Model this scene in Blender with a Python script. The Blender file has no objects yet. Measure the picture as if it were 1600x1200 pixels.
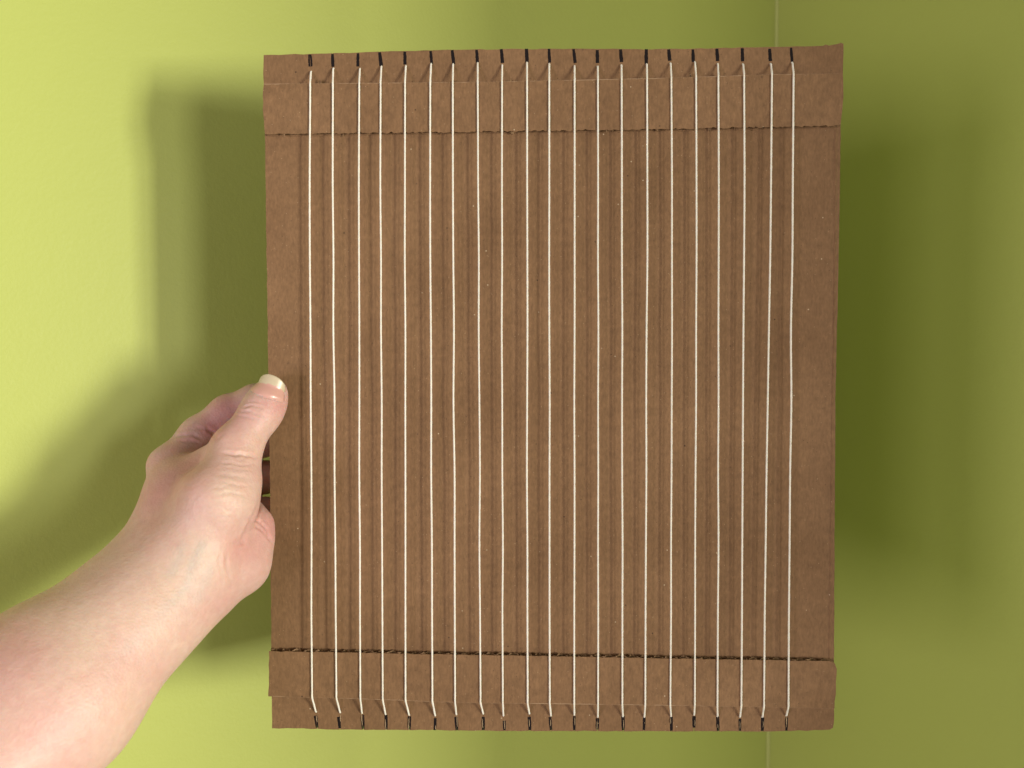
import bpy, bmesh, math, random
import numpy as np
from mathutils import Vector, Matrix
from mathutils.geometry import tessellate_polygon

random.seed(7)
rng = np.random.default_rng(7)
S = bpy.context.scene
COL = S.collection

# ------------------------------------------------------------------ camera
PITCH = math.radians(2.0)
EYE = Vector((0.0, 0.0, 1.5))
F = 1200.0
cam_d = bpy.data.cameras.new('camera')
cam = bpy.data.objects.new('camera', cam_d)
COL.objects.link(cam)
cam.location = EYE
cam.rotation_euler = (math.pi / 2 - PITCH, 0, 0)
cam_d.sensor_width = 36.0
cam_d.lens = 36.0 * F / 1600.0
cam_d.clip_start = 0.01
cam_d.clip_end = 100
cam_d.dof.use_dof = True
cam_d.dof.focus_distance = 0.40
cam_d.dof.aperture_fstop = 8.0
S.camera = cam

# ------------------------------------------------------------------ world + light
world = bpy.data.worlds.new('World')
S.world = world
world.use_nodes = True
bg = world.node_tree.nodes['Background']
bg.inputs['Color'].default_value = (1.0, 0.93, 0.84, 1)
bg.inputs['Strength'].default_value = 0.20
S.view_settings.view_transform = 'Standard'
S.view_settings.look = 'None'
S.view_settings.exposure = 0.0
S.view_settings.gamma = 1.0

BOARD_C = Vector((0.02, 0.40, 1.482))


def aimed_light(name, tan, side, dist, dz, sx, sz, power, colour):
    """soft light of a window or lamp behind the photographer, or an added fill"""
    a = math.atan(tan)
    loc = BOARD_C + Vector((side * math.sin(a) * dist, -math.cos(a) * dist, dz))
    d = bpy.data.lights.new(name, 'AREA')
    d.shape = 'RECTANGLE'
    d.size, d.size_y = sx, sz
    d.energy = power
    d.color = colour
    o = bpy.data.objects.new(name, d)
    COL.objects.link(o)
    o.location = loc
    o.rotation_euler = (BOARD_C - loc).to_track_quat('-Z', 'Y').to_euler()
    return o


aimed_light('right_near_light', 1.22, 1, 2.5, -0.18, 0.14, 0.50, 27.0, (1.0, 0.955, 0.81))
aimed_light('right_far_light', 1.535, 1, 2.55, -0.10, 0.36, 0.60, 58.0, (1.0, 0.97, 0.89))
aimed_light('left_near_light', 0.588, -1, 2.0, -0.18, 0.34, 0.60, 6.2, (1.0, 0.87, 0.94))
aimed_light('left_far_light', 1.03, -1, 2.0, -0.18, 0.36, 0.60, 9.6, (1.0, 0.86, 1.0))
aimed_light('added_fill_light', 0.80, 1, 2.6, -0.12, 0.42, 0.70, 19.0, (1.0, 0.95, 0.86))  # added fill without a known source, brightens the left wall near the corner

# ------------------------------------------------------------------ helpers
FWD = Vector((0, math.cos(PITCH), -math.sin(PITCH)))
UP = Vector((0, math.sin(PITCH), math.cos(PITCH)))


def P(px, py, depth):
    """a measured photo point at the given distance from the eye plane"""
    d = Vector((1, 0, 0)) * ((px - 800) / F) + FWD + UP * ((600 - py) / F)
    return EYE + d * (depth / d.y)


def link(name, me, mat, parent=None):
    o = bpy.data.objects.new(name, me)
    COL.objects.link(o)
    if mat:
        if isinstance(mat, (list, tuple)):
            for m in mat:
                me.materials.append(m)
        else:
            me.materials.append(mat)
    if parent:
        o.parent = parent
    return o


def mesh(name, verts, faces, smooth=False):
    me = bpy.data.meshes.new(name)
    me.from_pydata([tuple(v) for v in verts], [], faces)
    me.update()
    if smooth:
        me.polygons.foreach_set('use_smooth', [True] * len(me.polygons))
    return me


def new_mat(name):
    m = bpy.data.materials.new(name)
    m.use_nodes = True
    nt = m.node_tree
    return m, nt, nt.nodes['Principled BSDF']


def N(nt, typ, **kw):
    n = nt.nodes.new(typ)
    for k, v in kw.items():
        if k in n.inputs:
            n.inputs[k].default_value = v
        else:
            setattr(n, k, v)
    return n


def ramp(nt, src, stops):
    r = nt.nodes.new('ShaderNodeValToRGB')
    el = r.color_ramp.elements
    while len(el) < len(stops):
        el.new(0.5)
    for e, (p, c) in zip(el, stops):
        e.position = p
        e.color = c if len(c) == 4 else (*c, 1)
    nt.links.new(src, r.inputs['Fac'])
    return r


def mix(nt, fac, a, b, blend='MIX'):
    m = nt.nodes.new('ShaderNodeMix')
    m.data_type = 'RGBA'
    m.blend_type = blend
    for sock, v in ((m.inputs[0], fac), (m.inputs[6], a), (m.inputs[7], b)):
        if hasattr(v, 'is_linked'):
            nt.links.new(v, sock)
        elif isinstance(v, (int, float)):
            sock.default_value = v
        else:
            sock.default_value = (*v, 1) if len(v) == 3 else v
    return m.outputs[2]


def bump(nt, h, strength, dist, prev=None):
    b = nt.nodes.new('ShaderNodeBump')
    b.inputs['Strength'].default_value = strength
    b.inputs['Distance'].default_value = dist
    nt.links.new(h, b.inputs['Height'])
    if prev:
        nt.links.new(prev.outputs[0], b.inputs['Normal'])
    return b


# ------------------------------------------------------------------ materials
def wall_material():
    m, nt, b = new_mat('green_wall_paint')
    tc = N(nt, 'ShaderNodeTexCoord')
    n1 = N(nt, 'ShaderNodeTexNoise', Scale=420.0, Detail=3.0, Roughness=0.6)
    n2 = N(nt, 'ShaderNodeTexNoise', Scale=3.0, Detail=3.0)
    n3 = N(nt, 'ShaderNodeTexNoise', Scale=90.0, Detail=2.0)
    for n in (n1, n2, n3):
        nt.links.new(tc.outputs['Object'], n.inputs['Vector'])
    base = mix(nt, n2.outputs['Fac'], WALL_A, WALL_B)
    nt.links.new(base, b.inputs['Base Color'])
    b.inputs['Roughness'].default_value = 0.48
    b.inputs['Specular IOR Level'].default_value = 0.35
    b1 = bump(nt, n3.outputs['Fac'], 0.13, 0.0012)
    b2 = bump(nt, n1.outputs['Fac'], 0.28, 0.0006, b1)
    nt.links.new(b2.outputs[0], b.inputs['Normal'])
    return m


WALL_A = (0.450, 0.507, 0.120)
WALL_B = (0.474, 0.534, 0.132)


def card_material(name='kraft_cardboard', ca=(0.200, 0.110, 0.050), cb=(0.266, 0.152, 0.073),
                  flute=True):
    m, nt, b = new_mat(name)
    tc = N(nt, 'ShaderNodeTexCoord')
    mp = N(nt, 'ShaderNodeMapping')
    mp.inputs['Scale'].default_value = (1.0, 1.0, 0.35)
    nt.links.new(tc.outputs['Object'], mp.inputs['Vector'])
    big = N(nt, 'ShaderNodeTexNoise', Scale=16.0, Detail=4.0, Roughness=0.55)
    fib = N(nt, 'ShaderNodeTexNoise', Scale=900.0, Detail=4.0, Roughness=0.7)
    mid = N(nt, 'ShaderNodeTexNoise', Scale=210.0, Detail=3.0, Roughness=0.65)
    nt.links.new(tc.outputs['Object'], big.inputs['Vector'])
    nt.links.new(mp.outputs[0], fib.inputs['Vector'])
    nt.links.new(tc.outputs['Object'], mid.inputs['Vector'])
    c = mix(nt, ramp(nt, big.outputs['Fac'], [(0.3, (0, 0, 0)), (0.7, (1, 1, 1))]).outputs[0], ca, cb)
    fr = ramp(nt, fib.outputs['Fac'], [(0.3, (0.80, 0.79, 0.78)), (0.72, (1.17, 1.17, 1.18))])
    c = mix(nt, 1.0, c, fr.outputs[0], 'MULTIPLY')
    mr = ramp(nt, mid.outputs['Fac'], [(0.3, (0.90, 0.90, 0.90)), (0.7, (1.10, 1.10, 1.10))])
    c = mix(nt, 1.0, c, mr.outputs[0], 'MULTIPLY')
    # pale and dark fibre specks in the recycled paper
    for sc, lim, col in ((150.0, 0.030, (0.58, 0.45, 0.29)), (130.0, 0.032, (0.055, 0.030, 0.018)),
                         (420.0, 0.06, (0.11, 0.06, 0.03)), (500.0, 0.055, (0.44, 0.30, 0.17))):
        v = N(nt, 'ShaderNodeTexVoronoi', Scale=sc)
        mp2 = N(nt, 'ShaderNodeMapping')
        mp2.inputs['Location'].default_value = (sc * 0.37, sc * 0.11, sc * 0.77)
        nt.links.new(tc.outputs['Object'], mp2.inputs['Vector'])
        nt.links.new(mp2.outputs[0], v.inputs['Vector'])
        dm = ramp(nt, v.outputs['Distance'], [(lim, (1, 1, 1)), (lim * 2.2, (0, 0, 0))])
        sel = N(nt, 'ShaderNodeSeparateColor')
        nt.links.new(v.outputs['Color'], sel.inputs[0])
        th = N(nt, 'ShaderNodeMath', operation='GREATER_THAN')
        th.inputs[1].default_value = 0.72
        nt.links.new(sel.outputs[0], th.inputs[0])
        f = N(nt, 'ShaderNodeMath', operation='MULTIPLY')
        nt.links.new(dm.outputs[0], f.inputs[0])
        nt.links.new(th.outputs[0], f.inputs[1])
        c = mix(nt, f.outputs[0], c, col)
    nt.links.new(c, b.inputs['Base Color'])
    b.inputs['Roughness'].default_value = 0.78
    b.inputs['Specular IOR Level'].default_value = 0.28
    prev = None
    if flute:   # washboard relief of the flutes under the liner
        w = N(nt, 'ShaderNodeTexWave', Scale=1.0 / 0.0063 * 0.05 * math.pi * 2 / (2 * math.pi) * 1.0,
              Distortion=0.6, Detail=1.0)
        w.inputs['Scale'].default_value = 2 * math.pi / (20 * 0.0063)
        w.bands_direction = 'X'
        nt.links.new(tc.outputs['Object'], w.inputs['Vector'])
        prev = bump(nt, w.outputs['Fac'], 0.05, 0.0006)
    b1 = bump(nt, mid.outputs['Fac'], 0.22, 0.0006, prev)
    b2 = bump(nt, fib.outputs['Fac'], 0.28, 0.00025, b1)
    nt.links.new(b2.outputs[0], b.inputs['Normal'])
    return m


def simple_noise_mat(name, ca, cb, scale, rough, bstr=0.2, bdist=0.0003):
    m, nt, b = new_mat(name)
    tc = N(nt, 'ShaderNodeTexCoord')
    n = N(nt, 'ShaderNodeTexNoise', Scale=scale, Detail=3.0)
    nt.links.new(tc.outputs['Object'], n.inputs['Vector'])
    nt.links.new(mix(nt, n.outputs['Fac'], ca, cb), b.inputs['Base Color'])
    b.inputs['Roughness'].default_value = rough
    nt.links.new(bump(nt, n.outputs['Fac'], bstr, bdist).outputs[0], b.inputs['Normal'])
    return m, nt, b


M_WALL = wall_material()
M_CARD = card_material()
M_FLUTE = card_material('kraft_fluting', (0.27, 0.165, 0.085), (0.34, 0.215, 0.115), False)
M_RAW = simple_noise_mat('torn_paper_edge', (0.40, 0.28, 0.16), (0.50, 0.36, 0.22), 900, 0.9)[0]
M_INK, _, bi = simple_noise_mat('black_marker_ink', (0.008, 0.006, 0.007), (0.018, 0.013, 0.012), 1200, 0.7)
bi.inputs['Specular IOR Level'].default_value = 0.12
M_STRING, _, bs = simple_noise_mat('white_cotton_string', (0.84, 0.79, 0.67), (0.95, 0.92, 0.82), 1500, 0.85, 0.3, 0.0002)
bs.inputs['Subsurface Weight'].default_value = 0.20
bs.inputs['Subsurface Radius'].default_value = (0.001, 0.0008, 0.0006)

# ------------------------------------------------------------------ walls of the room corner
WD, WA = 0.74, math.radians(30)
CX, CY = 0.339 * WD, WD
LD = Vector((-math.cos(WA), -math.sin(WA), 0))
RD = Vector((math.sin(WA), -math.cos(WA), 0))
COR = Vector((CX, CY, 0))


def wall(name, d, length, out):
    z0, z1, th = 0.3, 2.7, 0.10
    a, b = COR.copy(), COR + d * length
    v = []
    for z in (z0, z1):
        v += [a + Vector((0, 0, z)), b + Vector((0, 0, z)), b + out * th + Vector((0, 0, z)), a + out * th + Vector((0, 0, z))]
    f = [(0, 1, 5, 4), (1, 2, 6, 5), (2, 3, 7, 6), (3, 0, 4, 7), (0, 3, 2, 1), (4, 5, 6, 7)]
    o = link(name, mesh(name, v, f), M_WALL)
    o['kind'] = 'structure'
    return o


wall('wall_left', LD, 2.2, -RD)
wall('wall_right', RD, 1.023, -LD)
# paint bead that fills the inner corner
v, f = [], []
n = 7
for k in range(n):
    t = k / (n - 1)
    r = 0.0022
    ang = t * math.pi / 2
    # concave quarter fillet, ends 0.3 mm proud of the walls
    q = COR + LD * (r * (1 - math.sin(ang)) + 0.0003) + RD * (r * (1 - math.cos(ang)) + 0.0003)
    v += [q + Vector((0, 0, 0.3)), q + Vector((0, 0, 2.7))]
for k in range(n - 1):
    f.append((2 * k, 2 * k + 2, 2 * k + 3, 2 * k + 1))
M_BEAD = simple_noise_mat('corner_filler', (0.49, 0.53, 0.15), (0.53, 0.57, 0.18), 60, 0.30)[0]
o = link('corner_bead', mesh('corner_bead', v, f, True), M_BEAD)
o['kind'] = 'structure'

# ------------------------------------------------------------------ the cardboard loom
BY = 0.400                     # front face of the backing board
T_BASE, T_STRIP, LIN = 0.0042, 0.0038, 0.00038
root = bpy.data.objects.new('cardboard_loom', None)
COL.objects.link(root)
root.location = P(864, 1141, BY)
root['label'] = 'brown corrugated cardboard loom strung with white cotton warp threads, held upright'
root['category'] = 'loom'
RL = root.location.copy()


def B(px, py, h=0.0):
    """point on the board, h metres in front of its face, in the loom's own frame"""
    return P(px, py, BY - h) - RL


def jitter_line(pts, step, amp):
    out = []
    for a, b in zip(pts[:-1], pts[1:]):
        L = (b - a).length
        k = max(1, int(L / step))
        nrm = Vector((-(b - a).z, 0, (b - a).x)).normalized()
        for i in range(k):
            q = a.lerp(b, i / k)
            out.append(q + (nrm * random.gauss(0, amp) if i else Vector((0, 0, 0))))
    return out


def sheet(name, outline, y, th, mat, parent, bevel=None):
    """thin paper sheet; outline in the board plane, its front face at local y"""
    pts = [Vector((p.x, y, p.z)) for p in outline]
    tris = tessellate_polygon([[Vector((p.x, p.z, 0)) for p in pts]])
    m = len(pts)
    vs = pts + [p + Vector((0, th, 0)) for p in pts]
    fs = []
    for t in tris:
        a, b, c = (pts[i] for i in t)
        if (b - a).cross(c - a).y > 0:
            t = (t[0], t[2], t[1])
        fs.append(tuple(t))
        fs.append(tuple(i + m for i in reversed(t)))
    for i in range(m):
        j = (i + 1) % m
        fs.append((i, j, j + m, i + m))
    me = mesh(name, vs, fs)
    bm = bmesh.new()
    bm.from_mesh(me)
    bmesh.ops.recalc_face_normals(bm, faces=bm.faces)
    bm.to_mesh(me)
    bm.free()
    return link(name, me, mat, parent)


def fluting(name, x0, x1, ztop, zbot, y0, y1, parent, rough, step_z=None):
    """the wavy middle paper between two liners; ztop/zbot are functions of x"""
    pitch, n_per = 0.0063, 16
    mid, amp = (y0 + y1) / 2, (y1 - y0) / 2 - 0.00006
    nseg = int((x1 - x0) / pitch * n_per)
    wt = wb = 0.0
    vs, fs = [], []
    ph = random.random() * 6
    for i in range(nseg + 1):
        x = x0 + (x1 - x0) * i / nseg
        a = 2 * math.pi * x / pitch + ph + 0.5 * math.sin(x * 60) + 0.3 * math.sin(x * 171)
        s = math.sin(a)
        s = math.copysign(abs(s) ** 0.8, s)
        y = mid + amp * s
        wt = 0.6 * wt + random.gauss(0, rough)
        wb = 0.6 * wb + random.gauss(0, rough)
        zt, zb = ztop(x) + wt, zbot(x) + wb
        for th in (0.0, 0.00024):
            vs.append((x, y - th * math.copysign(1, s), zt))
            vs.append((x, y - th * math.copysign(1, s), zb))
    for i in range(nseg):
        a, b = i * 4, i * 4 + 4
        fs += [(a, a + 1, b + 1, b), (a + 2, b + 2, b + 3, a + 3), (a, b, b + 2, a + 2), (a + 1, a + 3, b + 3, b + 1)]
    o = link(name, mesh(name, vs, fs, True), M_FLUTE, parent)
    return o


def interp(pts):
    xs = [p.x for p in pts]
    zs = [p.z for p in pts]
    return lambda x: float(np.interp(x, xs, zs))


# measured warp strings: mark top, mark bottom, string start, strip edge, y=290 | y=960, strip edge, end, mark top, mark end
TOP = [  # markx0, marky0, markx1, marky1, startx, starty, edgex, midx
    (484.2, 85, 485.2, 104, 486, 112, 484.6, 483.8), (519.6, 84, 520.4, 104.5, 520.8, 107, 520, 519.8),
    (559.4, 83, 559, 104, 562.4, 107.5, 561.2, 560.6), (593, 81.5, 595.4, 103, 596, 104, 594.6, 594.2),
    (632.6, 80.5, 633, 101, 634.2, 103, 632.8, 632.6), (672.8, 79.5, 674.6, 100, 673.6, 100, 672.2, 672),
    (706.6, 78, 709, 100, 708, 100.5, 707.4, 707.6), (744.6, 77.5, 746, 98, 746.4, 98.5, 746.4, 747),
    (783, 76.5, 784.8, 98.5, 784.8, 102, 784.4, 784.2), (822.4, 76, 823.4, 97.5, 823.4, 98, 823.5, 823.6),
    (857.8, 76, 859, 98, 858.2, 100, 858.2, 858.2), (896, 76.5, 898.4, 98.5, 897.8, 103, 897.8, 897.8),
    (933, 78, 933.6, 98.5, 934, 104, 934.2, 934.4), (969.6, 77, 971.4, 97, 971, 102, 971.3, 971.6),
    (1009.8, 76.5, 1009.8, 100, 1010.6, 100.5, 1011, 1011.4), (1044.8, 77, 1046.6, 95, 1047.8, 99, 1049, 1049.8),
    (1082.8, 77, 1083.4, 97, 1085.8, 97, 1087.6, 1088.2), (1120.4, 76, 1121.4, 95.5, 1121.6, 100, 1122.4, 1123),
    (1160, 75, 1160.6, 96, 1161, 100.5, 1162.6, 1163.2), (1202.4, 76, 1203.6, 95.5, 1204.4, 100, 1206, 1204.6),
    (1235.8, 74.5, 1237.6, 97.5, 1238, 98, 1239.8, 1238.6)]
BOT = [  # x at 960, x at strip edge, end x, end y, mark x0, y0, x1, y1
    (486.4, 487.6, 493.6, 1112, 493, 1118, 495.6, 1137), (524.4, 525.6, 531.4, 1113, 529, 1120, 531, 1138),
    (562.4, 563, 565.6, 1114, 566.6, 1117, 567.6, 1139), (597.4, 598, 602.4, 1116, 603, 1117, 603.6, 1139.5),
    (633.4, 633.6, 639.2, 1117, 640, 1119, 639.6, 1140), (675, 675.6, 680, 1118, 680.4, 1122, 679.6, 1141),
    (710.5, 711, 713, 1116, 712.6, 1120, 714, 1141), (750, 750.8, 755, 1115, 755, 1120, 755.2, 1141),
    (785, 785.6, 786.6, 1118, 788, 1126, 788.6, 1141), (824, 824.4, 827.2, 1115, 827, 1120, 828, 1141),
    (858.6, 859, 860.8, 1118, 859.4, 1120, 861.2, 1141), (897.2, 897.2, 897.4, 1117, 897.6, 1119, 897.4, 1141),
    (934.6, 934.4, 934, 1120, 933.6, 1122, 933.4, 1140), (972.4, 972.4, 973.2, 1119, 973.6, 1119, 973.8, 1141),
    (1008.6, 1008.2, 1006.8, 1120, 1006.6, 1121, 1006, 1141), (1048.4, 1047.4, 1048.4, 1119, 1048.6, 1120, 1049, 1142),
    (1086, 1085.6, 1084.6, 1117, 1084.4, 1119, 1084.4, 1137), (1121.6, 1121, 1121, 1119, 1121.6, 1120, 1122.4, 1142),
    (1159.2, 1158.4, 1156.2, 1120, 1156.2, 1123, 1156.2, 1142), (1194.8, 1193.8, 1191.2, 1120, 1191.4, 1121, 1191, 1142),
    (1232.6, 1232, 1228.6, 1118, 1229, 1121, 1228.8, 1142)]
SLIT_OPEN = [random.uniform(0.00015, 0.0006) for _ in BOT]

# --- backing board
top_e = [B(412, 86), B(560, 82), B(700, 77.5), B(860, 76), B(1020, 77), B(1230, 73), B(1286, 71.5), B(1290, 69.5), B(1295, 71), B(1308, 68.8), B(1314, 66.8), B(1318, 68.5)]
right_e = [B(1318, 68.5), B(1317, 115), B(1313.5, 200), B(1310, 420), B(1305.5, 600), B(1304, 830), B(1303, 1030), B(1303, 1129), B(1301.5, 1137), B(1297, 1140)]
bot_e = [B(1297, 1140), B(1200, 1143), B(1000, 1142.5), B(800, 1142), B(560, 1140), B(425, 1138)]
left_e = [B(425, 1138), B(424, 1014), B(421, 690), B(417, 420), B(414, 215), B(412, 130), B(412, 86)]


def notched(edge, slits, inward):
    """cut open slits into a jittered edge (edge runs left-right or right-left)"""
    pts = jitter_line(edge, 0.004, 0.00012)
    right = edge[-1].x > edge[0].x
    out = list(pts)
    for (xe, xi, zi, w) in slits:
        xs = [p.x for p in out]
        f = interp(sorted(out, key=lambda p: p.x))
        z = f(xe)
        cut = [Vector((xe - w / 2, 0, z)), Vector((xi - w / 8, 0, zi)), Vector((xi + w / 8, 0, zi)), Vector((xe + w / 2, 0, z))]
        if not right:
            cut.reverse()
        out = [p for p in out if abs(p.x - xe) > w / 2 + 0.0002]
        i = next((k for k, p in enumerate(out) if (p.x > xe) == right), len(out))
        out = out[:i] + cut + out[i:]
    return out


slT = [(B(t[0], t[1]).x, B(t[4], t[5]).x, B(t[4], t[5] + 1).z, random.uniform(0.00008, 0.00022)) for t in TOP]
slB = [(B(b[6], b[7]).x, B(b[2], b[3]).x, B(b[2], b[3] - 1).z, w) for b, w in zip(BOT, SLIT_OPEN)]
outline = notched(top_e, slT, -1) + jitter_line(right_e, 0.004, 0.00010) + notched(bot_e, slB, 1) + jitter_line(left_e, 0.004, 0.00010)
board = sheet('backing_board', outline, 0.0, LIN, M_CARD, root)
# right edge is crushed: the last 2.5 mm of the liner bends back
me = board.data
fr = interp(sorted([Vector((p.z, 0, p.x)) for p in right_e], key=lambda p: p.x))
out_b = sheet('back_liner', jitter_line(top_e, 0.004, .0001) + jitter_line(right_e, 0.004, .0001) + jitter_line(bot_e, 0.004, .0001) + jitter_line(left_e, 0.004, .0001),
              T_BASE - LIN, LIN, M_CARD, board)
zt, zb = interp(top_e), interp(sorted(bot_e, key=lambda p: p.x))
fluting('fluting', B(426, 600).x, B(1302, 600).x, lambda x: zt(x) - 0.001, lambda x: zb(x) + 0.001, LIN, T_BASE - LIN, board, 0.0001)

# the board's right edge is crushed: a narrow fold of liner leaning back
ys = np.linspace(203, 1030, 60)
vs, fs = [], []
for y in ys:
    xo = float(np.interp(y, [200, 420, 600, 830, 1030], [1313.5, 1310, 1305.5, 1304, 1303]))
    wd = float(np.interp(y, [200, 330, 480, 560, 760, 1030], [11, 9, 7, 6, 7, 9])) + random.gauss(0, .35)
    a, c = B(xo - wd, y), B(xo + 0.9 + random.gauss(0, .25), y)
    vs += [a + Vector((0, -0.00003, 0)), a.lerp(c, .2) + Vector((0, -0.00045, 0)), c + Vector((0, 0.0006, 0)), c + Vector((0, 0.0016, 0))]
for k in range(len(ys) - 1):
    for q in range(3):
        a = 4 * k + q
        fs.append((a, a + 4, a + 5, a + 1))
link('crushed_edge', mesh('crushed_edge', vs, fs), M_CARD, board)

# --- end strips
h = T_STRIP
tt = [B(412, 131, h), B(480, 130.5, h), B(760, 128, h), B(1050, 121.5, h), B(1210, 116, h), B(1317, 115, h)]
tr = [B(1317, 115, h), B(1318, 150, h), B(1313.5, 196, h)]
tb = [B(1313.5, 196, h), B(1200, 198.5, h), B(1000, 202.5, h), B(800, 205, h), B(600, 207.5, h), B(414, 209.5, h)]
tl = [B(414, 209.5, h), B(410.5, 170, h), B(412, 131, h)]
bt = [B(420, 1017.5, h), B(720, 1023, h), B(1020, 1028.5, h), B(1296, 1033, h), B(1304, 1036, h)]
br = [B(1304, 1036, h), B(1307.5, 1045, h), B(1306, 1085, h), B(1304, 1107, h)]
bb = [B(1304, 1107, h), B(1200, 1105, h), B(1020, 1102, h), B(860, 1100, h), B(720, 1098, h), B(560, 1092, h), B(419, 1088, h)]
bl = [B(419, 1088, h), B(420.5, 1050, h), B(420, 1017.5, h)]


def strip(t, r, b, l, cut_edge):
    at, ab = (0.00004, 0.00024) if cut_edge == 'b' else (0.00013, 0.00004)
    ol = jitter_line(t, 0.0022, at) + jitter_line(r, 0.003, 0.00012) + jitter_line(b, 0.0012, ab) + jitter_line(l, 0.003, 0.0001)
    s = sheet('end_strip', ol, -T_STRIP, LIN, M_CARD, root)
    ol2 = jitter_line(t, 0.003, at) + jitter_line(r, 0.003, 0.0001) + jitter_line(b, 0.003, ab) + jitter_line(l, 0.003, 0.0001)
    sheet('back_liner', ol2, -LIN - 0.00002, LIN, M_CARD, s)
    z1, z0 = interp(t), interp(sorted(b, key=lambda p: p.x))
    kt, kb, rg = (0.001, 0.0022, 0.0010) if cut_edge == 'b' else (-0.0001, 0.001, 0.00028)
    fluting('fluting', max(t[0].x, b[-1].x) + 0.0008, min(t[-1].x, b[0].x) - 0.0008,
            lambda x: z1(x) - kt, lambda x: z0(x) + kb, -T_STRIP + LIN, -LIN - 0.00002, s, rg)
    return s


st_top = strip(tt, tr, tb, tl, 'b')
st_bot = strip(bt, br, bb, bl, 't')


def edge_line(line, sgn, parent):
    """uneven pale line along the outer edge of the strip"""
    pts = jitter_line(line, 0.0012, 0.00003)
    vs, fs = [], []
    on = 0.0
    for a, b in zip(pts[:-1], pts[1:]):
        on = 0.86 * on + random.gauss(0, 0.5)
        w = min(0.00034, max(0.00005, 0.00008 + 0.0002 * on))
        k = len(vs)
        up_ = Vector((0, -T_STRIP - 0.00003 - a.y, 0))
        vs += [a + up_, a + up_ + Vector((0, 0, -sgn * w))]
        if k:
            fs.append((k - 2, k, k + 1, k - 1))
    link('pale_edge', mesh('pale_edge', vs, fs), M_PALE_EDGE, parent)


M_PALE_EDGE = simple_noise_mat('pale_kraft', (0.33, 0.21, 0.115), (0.42, 0.28, 0.165), 800, 0.85)[0]
edge_line(tt, 1, st_top)
edge_line(bb, -1, st_bot)

# --- marker lines either side of each slit
def pen_mark(p0, p1, w, open_w):
    ax = (p1 - p0)
    sd = Vector((ax.z, 0, -ax.x)).normalized()
    if sd.x < 0:
        sd = -sd
    vs, fs = [], []
    n = 9
    wl, wr = w * random.uniform(0.42, 0.6), w * random.uniform(0.42, 0.6)
    for side, ww in ((-1, wl), (1, wr)):
        k0 = len(vs)
        for i in range(n + 1):
            t = i / n
            gap = open_w * (0.5 if t > 0.2 else 0.2) * (1 if open_w > 0.0001 else 0) * random.uniform(0.6, 1.3)
            tap = 0.75 + 0.25 * math.sin(min(1, (t + 0.12) * 1.1) * math.pi * 0.6)
            q = p0 + ax * t
            wj = ww * tap * random.uniform(0.9, 1.08)
            vs += [q + sd * side * gap + Vector((0, -0.00005, 0)), q + sd * side * (gap + wj) + Vector((0, -0.00005, 0))]
        for i in range(n):
            a = k0 + 2 * i
            fs.append((a, a + 1, a + 3, a + 2) if side < 0 else (a, a + 2, a + 3, a + 1))
    link('pen_mark', mesh('pen_mark', vs, fs), M_INK, board)


for t in TOP:
    pen_mark(B(t[0], t[1] + 0.2), B(t[2], t[3]), 0.0017, 0.0003 if t is TOP[0] else 0.00003)
for b, w in zip(BOT, SLIT_OPEN):
    pen_mark(B(b[6], b[7] - 0.3), B(b[4], b[5]), 0.0015, w * random.choice((0.1, 0.1, 0.3, 0.6)))
    # torn paper fibres lifted along the opened slit
    p0, p1 = B(b[6], b[7]), B(b[2], b[3])
    vs, fs = [], []
    for q in range(random.choice((1, 1, 2))):
        a, c = sorted((random.uniform(-0.06, 0.5), random.uniform(0.3, 1.0)))
        s = random.choice((-1, 1)) * random.uniform(0.0001, 0.0004)
        k0 = len(vs)
        for i in range(5):
            tt_ = a + (c - a) * i / 4
            lift = 0.0001 + 0.0006 * math.sin(math.pi * i / 4) * random.uniform(0.5, 1.2)
            ww = 0.00010 * math.sin(math.pi * (i + 0.5) / 5) + 0.00004
            m_ = p0.lerp(p1, tt_) + Vector((s, -lift, 0))
            vs += [m_ - Vector((ww, 0, 0)), m_ + Vector((ww, 0.0001, 0))]
        for i in range(4):
            k = k0 + 2 * i
            fs.append((k, k + 1, k + 3, k + 2))
    link('torn_fibre', mesh('torn_fibre', vs, fs), M_RAW, board)


# --- warp strings
def catmull(pts, step):
    P_ = [pts[0] * 2 - pts[1]] + pts + [pts[-1] * 2 - pts[-2]]
    out = []
    for i in range(1, len(P_) - 2):
        p0, p1, p2, p3 = P_[i - 1:i + 3]
        L = (p2 - p1).length
        k = max(2, int(L / step))
        # centripetal-ish tangents, limited by the shorter neighbour so bends stay tight
        m1 = ((p2 - p1).normalized() + (p1 - p0).normalized()) * 0.5
        m2 = ((p3 - p2).normalized() + (p2 - p1).normalized()) * 0.5
        m1 = m1 * min(L, (p1 - p0).length * 1.5 + 1e-6)
        m2 = m2 * min(L, (p3 - p2).length * 1.5 + 1e-6)
        for j in range(k):
            t = j / k
            t2, t3 = t * t, t * t * t
            out.append(p1 * (2 * t3 - 3 * t2 + 1) + m1 * (t3 - 2 * t2 + t) + p2 * (-2 * t3 + 3 * t2) + m2 * (t3 - t2))
    out.append(pts[-1])
    return out


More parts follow.
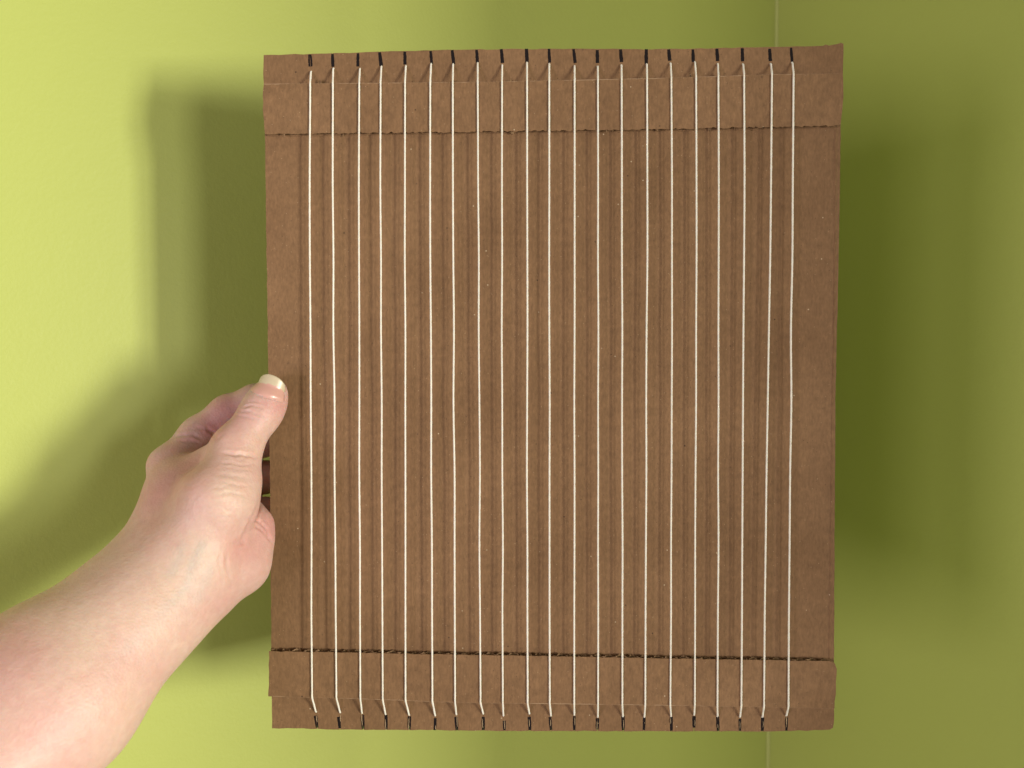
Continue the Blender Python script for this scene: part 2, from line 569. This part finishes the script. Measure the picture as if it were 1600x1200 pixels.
def twisted_string(path, r, mat, parent):
    vs, fs = [], []
    k = 9
    tw, Lacc = random.random() * 6, 0
    for i, p in enumerate(path):
        a = path[max(0, i - 1)]
        b = path[min(len(path) - 1, i + 1)]
        d = (b - a).normalized()
        u = d.cross(Vector((0.31, 0.9, 0.12))).normalized()
        w = d.cross(u)
        if i:
            Lacc += (p - path[i - 1]).length
        ph = tw + 2 * math.pi * Lacc / 0.0052
        wob = 1 + 0.06 * math.sin(Lacc * 900 + tw) + random.gauss(0, 0.02)
        for j in range(k):
            an = 2 * math.pi * j / k
            rr = r * wob * (0.92 + 0.10 * math.cos(3 * (an - ph)))
            vs.append(p + u * (math.cos(an) * rr) + w * (math.sin(an) * rr))
    for i in range(len(path) - 1):
        for j in range(k):
            a, b = i * k + j, i * k + (j + 1) % k
            fs.append((a, b, b + k, a + k))
    fs.append(tuple(range(k - 1, -1, -1)))
    fs.append(tuple(range((len(path) - 1) * k, len(path) * k)))
    return link('warp_string', mesh('warp_string', vs, fs, True), mat, parent)


ztf, zbf = interp(tt), interp(sorted(bb, key=lambda p: p.x))
ztop2, zbot2 = interp(sorted(tb, key=lambda p: p.x)), interp(bt)
R_S = 0.00051
HS = T_STRIP + R_S + 0.00002
n_s = len(TOP)
for i, (t, b) in enumerate(zip(TOP, BOT)):
    s0 = B(t[4], t[5], R_S * 0.8)
    e = B(t[6], 131, HS)
    e = Vector((e.x, -HS, ztf(e.x) - 0.0004))
    mA = B(t[7], 290, HS)
    q1 = Vector((e.x * 0.5 + mA.x * 0.5, -HS, ztop2(e.x) - 0.001))
    mB = B(b[0], 960, HS - 0.0)
    f0 = B(b[1], 1096, HS)
    f0 = Vector((f0.x, -HS, zbf(f0.x) + 0.0006))
    q2 = Vector((mB.x * 0.5 + f0.x * 0.5, -HS, zbot2(f0.x) + 0.001))
    s1 = B(b[2], b[3], R_S * 0.8)
    nb_t = -1 if i % 2 else 1
    nb_b = 1 if i % 2 else -1
    back_t = Vector((nb_t * 0.0062, T_BASE + R_S, -0.001))
    back_b = Vector((nb_b * 0.0062, T_BASE + R_S, 0.001))
    pts = [s0 + back_t, s0 + Vector((nb_t * 0.001, T_BASE + R_S, 0.0004)), s0 + Vector((0, 0.0022, 0.0006)), s0,
           s0.lerp(e, 0.5) + Vector((0, -0.0001, 0)), e + Vector((0, 0, 0.0004)), e - Vector((0, 0, 0.0025)),
           q1, mA]
    for k in range(1, 6):
        m_ = mA.lerp(mB, k / 6)
        pts.append(m_ + Vector((random.gauss(0, 0.00012), random.gauss(0, 0.00008), 0)))
    pts += [mB, q2, f0 + Vector((0, 0, 0.003)), f0, f0.lerp(s1, 0.5) + Vector((0, -0.0001, 0)), s1,
            s1 + Vector((0, 0.0022, -0.0006)), s1 + Vector((nb_b * 0.001, T_BASE + R_S, -0.0004)), s1 + back_b]
    twisted_string(catmull(pts, 0.0007), R_S * random.uniform(0.94, 1.04), M_STRING, root)

# ------------------------------------------------------------------ the hand and forearm
def smin(a, b, k):
    hh = np.maximum(k - np.abs(a - b), 0.0) / k
    return np.minimum(a, b) - hh * hh * k * 0.25


VOX = 0.0016
prims = []      # (a, b, ra, rb, k)


def cone(a, b, k=0.010):
    """a, b = (px, py, depth m, radius mm)"""
    prims.append((np.array(P(*a[:3])), np.array(P(*b[:3])), a[3] / 1000, b[3] / 1000, k))


def chain(pts, k=0.006):
    for a, b in zip(pts[:-1], pts[1:]):
        cone(a, b, k)


# forearm: two bones' worth of flesh side by side
w_up, w_lo = (255, 868, .374, 20.5), (302, 920, .366, 19.5)
m_up, m_lo = (50, 1050, .330, 23.0), (100, 1112, .322, 23.5)
cone(w_up, m_up, 0.012)
cone(w_lo, m_lo, 0.016)
cone((278, 895, .362, 19), (75, 1080, .318, 24), 0.014)
far = P(-600, 1680, .22)
prims.append((np.array(P(*m_up[:3])), np.array(far + Vector((0, 0, 0.012))), .026, .036, .016))
prims.append((np.array(P(*m_lo[:3])), np.array(far), .027, .036, .016))
# back of the hand
cone((262, 862, .380, 18.5), (282, 792, .388, 16), 0.014)
cone((282, 792, .388, 16), (264, 728, .400, 10), 0.012)
cone((300, 870, .376, 19), (318, 780, .392, 19), 0.016)
cone((318, 780, .396, 17), (305, 745, .408, 11), 0.012)
# thenar
cone((316, 850, .366, 17), (345, 778, .368, 16.5), 0.014)
cone((345, 778, .368, 16.5), (363, 745, .372, 12.0), 0.010)
# thumb
chain([(359, 748, .374, 12), (371, 698, .379, 10.6), (407, 646, .3868, 9.2), (418, 626, .390, 8.2), (424.5, 612, .3918, 7.2)], 0.007)
# index finger, passing behind the board
chain([(264, 728, .402, 9.5), (312, 680, .416, 9.6), (356, 645, .420, 9.0), (400, 626, .421, 8.4), (470, 622, .4155, 7.4), (520, 625, .4135, 6.6)], 0.006)
# web of the thumb
cone((335, 715, .392, 7), (350, 700, .388, 6), 0.012)
# middle, ring and little finger behind the board
chain([(300, 750, .418, 9.5), (350, 715, .431, 9.0), (420, 686, .430, 8.6), (490, 680, .4165, 7.5), (550, 678, .4135, 6.6)], 0.004)
chain([(305, 795, .420, 9.5), (350, 765, .436, 9.0), (420, 745, .434, 8.7), (485, 738, .4165, 7.4), (535, 736, .4135, 6.5)], 0.003)
chain([(325, 845, .410, 10), (360, 815, .424, 8.5), (415, 800, .428, 7.8), (470, 796, .416, 6.6), (505, 794, .4135, 5.8)], 0.003)
# heel of the palm
cone((315, 900, .372, 17), (372, 880, .380, 15.0), 0.010)
cone((372, 880, .381, 15.0), (386, 845, .386, 13.6), 0.005)
cone((397, 822, .390, 10.2), (375, 800, .400, 11), 0.003)

allp = np.array([p for pr in prims for p in (pr[0], pr[1])])
rad = np.array([r for pr in prims for r in (pr[2], pr[3])])[:, None]
lo = (allp - rad).min(0) - 0.012
hi = (allp + rad).max(0) + 0.012
dims = np.ceil((hi - lo) / VOX).astype(int)
axs = [lo[i] + VOX * np.arange(dims[i]) for i in range(3)]
D = np.full(dims, 0.05, np.float32)
for (a, b, ra, rb, k) in prims:
    mn = np.minimum(a - ra, b - rb) - k - 0.006
    mx = np.maximum(a + ra, b + rb) + k + 0.006
    sl = tuple(slice(max(0, int((mn[i] - lo[i]) / VOX)), min(dims[i], int((mx[i] - lo[i]) / VOX) + 2)) for i in range(3))
    X, Y, Z = np.meshgrid(*[axs[i][sl[i]].astype(np.float32) for i in range(3)], indexing='ij')
    ba = (b - a).astype(np.float32)
    t = ((X - a[0]) * ba[0] + (Y - a[1]) * ba[1] + (Z - a[2]) * ba[2]) / float(ba @ ba)
    np.clip(t, 0, 1, out=t)
    d = np.sqrt((X - a[0] - t * ba[0]) ** 2 + (Y - a[1] - t * ba[1]) ** 2 + (Z - a[2] - t * ba[2]) ** 2) - (ra + (rb - ra) * t)
    D[sl] = smin(D[sl], d, k)


def surface_nets(D):
    ins = D < 0
    n = [s - 1 for s in D.shape]
    cnt = np.zeros(n, np.int8)
    for i in (0, 1):
        for j in (0, 1):
            for k in (0, 1):
                cnt += ins[i:i + n[0], j:j + n[1], k:k + n[2]]
    act = (cnt > 0) & (cnt < 8)
    idx = np.argwhere(act)
    vid = np.full(n, -1, np.int64)
    vid[act] = np.arange(len(idx))
    pos = np.zeros((len(idx), 3))
    w = np.zeros(len(idx))
    cor = [(i, j, k) for i in (0, 1) for j in (0, 1) for k in (0, 1)]
    for c0 in cor:
        for ax in range(3):
            if c0[ax]:
                continue
            c1 = list(c0)
            c1[ax] = 1
            i0, i1 = idx + np.array(c0), idx + np.array(c1)
            d0, d1 = D[tuple(i0.T)], D[tuple(i1.T)]
            m = (d0 < 0) != (d1 < 0)
            t = d0[m] / (d0[m] - d1[m])
            pp = i0[m].astype(float)
            pp[:, ax] += t
            pos[m] += pp
            w[m] += 1
    pos /= w[:, None]
    quads = []
    for ax in range(3):
        o1, o2 = (ax + 1) % 3, (ax + 2) % 3
        sh = [slice(None)] * 3
        sh2 = [slice(None)] * 3
        sh[ax] = slice(0, -1)
        sh2[ax] = slice(1, None)
        a, b = ins[tuple(sh)], ins[tuple(sh2)]
        e = np.argwhere(a != b)
        ok = (e[:, o1] > 0) & (e[:, o2] > 0) & (e[:, o1] < n[o1]) & (e[:, o2] < n[o2])
        e = e[ok]
        fl = a[tuple(e.T)]
        q = []
        for u, v_ in ((-1, -1), (0, -1), (0, 0), (-1, 0)):
            c = e.copy()
            c[:, o1] += u
            c[:, o2] += v_
            q.append(vid[tuple(c.T)])
        q = np.stack(q, 1)
        q[~fl] = q[~fl][:, ::-1]
        quads.append(q)
    return pos, np.concatenate(quads)


pos, quads = surface_nets(D)
pos = lo + pos * VOX
me = bpy.data.meshes.new('person')
me.from_pydata(pos.tolist(), [], quads.tolist())
tmp = bpy.data.objects.new('tmp', me)
COL.objects.link(tmp)
sm = tmp.modifiers.new('s', 'SMOOTH')
sm.factor, sm.iterations = 0.5, 4
ss = tmp.modifiers.new('d', 'SUBSURF')
ss.levels = 1
dg = bpy.context.evaluated_depsgraph_get()
me2 = bpy.data.meshes.new_from_object(tmp.evaluated_get(dg))
bpy.data.objects.remove(tmp)
nv = len(me2.vertices)
co = np.empty(nv * 3)
me2.vertices.foreach_get('co', co)
co = co.reshape(-1, 3)
no = np.array([v.normal[:] for v in me2.vertices])
# every vertex in photo measure, so creases can be laid where they were measured
rel = co - np.array(EYE)
dep = rel @ np.array(FWD)
ppx = 800 + F * rel[:, 0] / dep
ppy = 600 - F * (rel @ np.array(UP)) / dep
front = np.clip(-(no * rel / np.linalg.norm(rel, axis=1)[:, None]).sum(1) * 2.5, 0, 1)
front *= (dep < 0.412)
CREASES = [  # polyline, width mm, depth mm
    ([(378, 637), (396, 633), (414, 640)], .55, .55), ([(371, 642), (390, 643), (421, 655)], .55, .5),
    ([(384, 629), (398, 627), (410, 630)], .5, .25), ([(368, 649), (388, 652), (408, 660)], .6, .25),
    ([(348, 708), (380, 711), (406, 714)], .8, .9),
    ([(340, 722), (362, 724), (380, 727), (400, 724)], .7, .32), ([(352, 730), (372, 733), (398, 736)], .5, .22),
    ([(334, 740), (358, 743), (392, 747)], .9, .22), ([(346, 752), (366, 757), (397, 761)], .6, .26), ([(330, 764), (346, 761), (362, 757)], .6, .20),
    ([(336, 774), (362, 770), (392, 777)], .8, .24), ([(326, 786), (350, 783), (366, 786), (384, 792)], .6, .24), ([(342, 791), (360, 800), (376, 798)], .6, .20),
    ([(338, 806), (358, 799), (374, 788)], .5, .20), ([(316, 800), (338, 807), (366, 811)], .8, .18), ([(328, 818), (350, 815), (368, 820)], .6, .14),
    ([(408, 778), (398, 806), (387, 828), (382, 840), (378, 848), (362, 852)], 1.1, 1.0),
    ([(392, 820), (410, 828), (424, 848)], .7, .6), ([(396, 809), (414, 824), (428, 852)], .7, .7),
    ([(356, 856), (353, 880), (358, 905), (366, 925)], .8, .25), ([(345, 862), (341, 880), (350, 900)], .8, .2),
    ([(268, 682), (300, 679), (320, 688)], .8, .4), ([(275, 690), (298, 689), (318, 694)], .8, .3),
    ([(290, 672), (310, 668), (326, 672)], .8, .3), ([(322, 668), (330, 675), (338, 681)], 1.0, .7),
    ([(328, 692), (333, 688), (338, 681)], .7, .4), ([(336, 692), (342, 684), (348, 678)], .6, .3),
    ([(399, 613), (402, 618.5), (413, 620), (432, 622.5), (441, 613), (444.5, 603)], .45, .40),
]
disp = np.zeros(nv)
for pl, wd, dp in CREASES:
    best = np.full(nv, 1e9)
    pl2 = []
    for a, b in zip(pl[:-1], pl[1:]):
        for q in range(6):
            pl2.append((a[0] + (b[0] - a[0]) * q / 6, a[1] + (b[1] - a[1]) * q / 6))
    pl2.append(pl[-1])
    pl2 = [(x + random.gauss(0, .5), y + random.gauss(0, .6)) for x, y in pl2]
    sel = (ppx > min(p[0] for p in pl) - 20) & (ppx < max(p[0] for p in pl) + 20) & (ppy > min(p[1] for p in pl) - 20) & (ppy < max(p[1] for p in pl) + 20)
    ii = np.where(sel)[0]
    if not len(ii):
        continue
    bx = np.full(len(ii), 1e9)
    tt0 = np.zeros(len(ii))
    L = len(pl2) - 1
    for s, (a, b) in enumerate(zip(pl2[:-1], pl2[1:])):
        ax_, ay_ = b[0] - a[0], b[1] - a[1]
        t = np.clip(((ppx[ii] - a[0]) * ax_ + (ppy[ii] - a[1]) * ay_) / (ax_ * ax_ + ay_ * ay_ + 1e-9), 0, 1)
        d = np.hypot(ppx[ii] - a[0] - t * ax_, ppy[ii] - a[1] - t * ay_)
        m = d < bx
        bx[m] = d[m]
        tt0[m] = (s + t[m]) / L
    mm = bx * dep[ii] * 1000 / F
    prof = np.exp(-(mm / wd) ** 2) - 0.35 * np.exp(-((mm - 1.9 * wd) / (0.9 * wd)) ** 2)
    fade = np.clip(np.sin(np.pi * np.clip(tt0, 0.02, 0.98)) * 1.6, 0, 1)
    disp[ii] -= prof * fade * dp * 0.001 * front[ii]
co += no * disp[:, None]
me2.vertices.foreach_set('co', co.ravel())
# real skin colour differences: redness over knuckles and pads, pale wrist, blue veins
flush = np.zeros(nv)
pale = np.zeros(nv)
vein = np.zeros(nv)


def spot(arr, x, y, r, s):
    arr += s * np.exp(-((ppx - x) ** 2 + (ppy - y) ** 2) / (r * r))


for x, y, r, s in ((366, 862, 30, .9), (425, 820, 26, .8), (440, 640, 22, .7), (425, 625, 20, .5), (295, 735, 38, .7), (250, 760, 40, .6),
                   (300, 700, 40, .35), (380, 690, 30, .35), (400, 850, 40, .35), (20, 1000, 70, .55), (120, 910, 40, .3), (235, 800, 40, .5), (350, 950, 40, .35),
                   (350, 640, 30, .9), (330, 672, 18, 1.0), (60, 1150, 60, .35), (200, 1050, 60, .25), (250, 850, 40, .3)):
    spot(flush, x, y, r, s)
for x, y, r, s in ((350, 770, 36, .6), (310, 860, 50, .8), (270, 900, 50, .5), (230, 950, 60, .5), (110, 1010, 60, .5), (150, 960, 60, .4), (380, 700, 26, .35), (180, 1100, 80, .3)):
    spot(pale, x, y, r, s)
for pl in ([(300, 880), (296, 905), (285, 925), (262, 948)], [(300, 880), (312, 862), (318, 845)], [(262, 948), (225, 985), (190, 1020)], [(285, 850), (278, 880), (262, 905)], [(330, 880), (322, 910), (300, 945)]):
    for a, b in zip(pl[:-1], pl[1:]):
        for q in range(8):
            spot(vein, a[0] + (b[0] - a[0]) * q / 8, a[1] + (b[1] - a[1]) * q / 8, 9, .17)
for nm, arr in (('flush', flush), ('pale', pale), ('vein', vein)):
    at = me2.attributes.new(nm, 'FLOAT', 'POINT')
    at.data.foreach_set('value', np.clip(arr, 0, 1.2).astype(np.float32))
me2.polygons.foreach_set('use_smooth', [True] * len(me2.polygons))


def skin_material():
    m, nt, b = new_mat('pale_skin')
    tc = N(nt, 'ShaderNodeTexCoord')
    n1 = N(nt, 'ShaderNodeTexNoise', Scale=55.0, Detail=4.0, Roughness=0.6)
    n2 = N(nt, 'ShaderNodeTexNoise', Scale=260.0, Detail=3.0, Roughness=0.6)
    vo = N(nt, 'ShaderNodeTexVoronoi', Scale=850.0)
    for n in (n1, n2, vo):
        nt.links.new(tc.outputs['Object'], n.inputs['Vector'])
    c = mix(nt, ramp(nt, n1.outputs['Fac'], [(0.35, (0, 0, 0)), (0.68, (1, 1, 1))]).outputs[0], SK_A, SK_B)
    n4 = N(nt, 'ShaderNodeTexNoise', Scale=110.0, Detail=5.0, Roughness=0.65, Distortion=0.4)
    nt.links.new(tc.outputs['Object'], n4.inputs['Vector'])
    c = mix(nt, ramp(nt, n4.outputs['Fac'], [(0.48, (0, 0, 0)), (0.72, (0.42, 0.42, 0.42))]).outputs[0], c, SK_RED)
    for nm, col, k in (('flush', SK_RED, 0.75), ('pale', SK_PALE, 0.6), ('vein', SK_VEIN, 0.40)):
        a = N(nt, 'ShaderNodeAttribute', attribute_name=nm)
        mu = N(nt, 'ShaderNodeMath', operation='MULTIPLY')
        mu.inputs[1].default_value = k
        nt.links.new(a.outputs['Fac'], mu.inputs[0])
        cl = N(nt, 'ShaderNodeClamp')
        nt.links.new(mu.outputs[0], cl.inputs[0])
        c = mix(nt, cl.outputs[0], c, col)
    fr = ramp(nt, n2.outputs['Fac'], [(0.3, (0.95, 0.93, 0.92)), (0.7, (1.04, 1.05, 1.05))])
    c = mix(nt, 1.0, c, fr.outputs[0], 'MULTIPLY')
    nt.links.new(c, b.inputs['Base Color'])
    b.inputs['Roughness'].default_value = 0.50
    b.inputs['Specular IOR Level'].default_value = 0.40
    b.inputs['Subsurface Weight'].default_value = 0.5
    b.inputs['Subsurface Radius'].default_value = (1.0, 0.38, 0.20)
    b.inputs['Subsurface Scale'].default_value = 0.004
    b1 = bump(nt, n2.outputs['Fac'], 0.25, 0.0007)
    b2 = bump(nt, vo.outputs['Distance'], 0.32, 0.00035, b1)
    nt.links.new(b2.outputs[0], b.inputs['Normal'])
    return m


SK_A = (0.61, 0.392, 0.338)
SK_B = (0.66, 0.462, 0.378)
SK_RED = (0.60, 0.285, 0.265)
SK_PALE = (0.69, 0.54, 0.41)
SK_VEIN = (0.46, 0.43, 0.38)
me2.name = 'person'
me2.materials.clear()
person = link('person', me2, skin_material())
person['label'] = 'bare pale left forearm and hand gripping the left edge of the cardboard loom'
person['category'] = 'person'

# thumbnail: a curved plate round the end of the thumb
M_NAIL, _, bn = simple_noise_mat('nail_bed', (0.62, 0.33, 0.275), (0.66, 0.38, 0.31), 300, 0.28, 0.05)
M_NAILW, _, _ = simple_noise_mat('nail_free_edge', (0.56, 0.47, 0.31), (0.62, 0.52, 0.36), 400, 0.32, 0.05)
ax0, ax1 = P(413.5, 626, .3905), P(425.5, 598, .3925)
tdir = (ax1 - ax0).normalized()
vdir = (EYE - ax0).normalized()
cdir = tdir.cross(vdir).normalized()      # towards the right of the photo or left
if cdir.x < 0:
    cdir = -cdir
ndir = cdir.cross(tdir)
if ndir.dot(vdir) < 0:
    ndir = -ndir
vs, fs, mi = [], [], []
NU, NV = 18, 18
L_ax = (P(429, 588, .392) - ax0).length
Rn = 0.0080
from mathutils.bvhtree import BVHTree
bvh = BVHTree.FromPolygons([Vector(c) for c in co], [tuple(p.vertices) for p in me2.polygons])
for j in range(NV + 1):
    for i in range(NU + 1):
        u = i / NU * 2 - 1
        v_ = j / NV
        base = 0.0012 + 0.0012 * (1 - u * u) * -1 + 0.0010       # rounded cuticle line
        tip = L_ax * 0.97 - 0.0046 * abs(u) ** 2.6
        s = base + (tip - base) * v_
        ang = u * math.radians(58) - math.radians(7)
        dr = cdir * math.sin(ang) + ndir * math.cos(ang)
        sb = min(s, L_ax * 0.55)
        hit = bvh.ray_cast(ax0 + tdir * sb + dr * 0.03, -dr, 0.03)[0]
        r = (hit - ax0 - tdir * sb).dot(dr) if hit else Rn
        edge = min(1.0, 5 * v_, 5 * (1 - abs(u)))
        r += -0.0003 + 0.0006 * edge
        q = ax0 + tdir * s + dr * r
        vs.append(q)
for j in range(NV):
    for i in range(NU):
        a = j * (NU + 1) + i
        fs.append((a, a + 1, a + NU + 2, a + NU + 1))
        u = (i + .5) / NU * 2 - 1
        mi.append(1 if (j + .5) / NV > 0.60 + 0.10 * u else 0)
me = mesh('thumbnail', vs, fs, True)
nail = link('thumbnail', me, [M_NAIL, M_NAILW], person)
me.polygons.foreach_set('material_index', mi)
so = nail.modifiers.new('thickness', 'SOLIDIFY')
so.thickness, so.offset = 0.0005, 0
nail['label'] = 'short thumbnail with a wide whitish free edge'
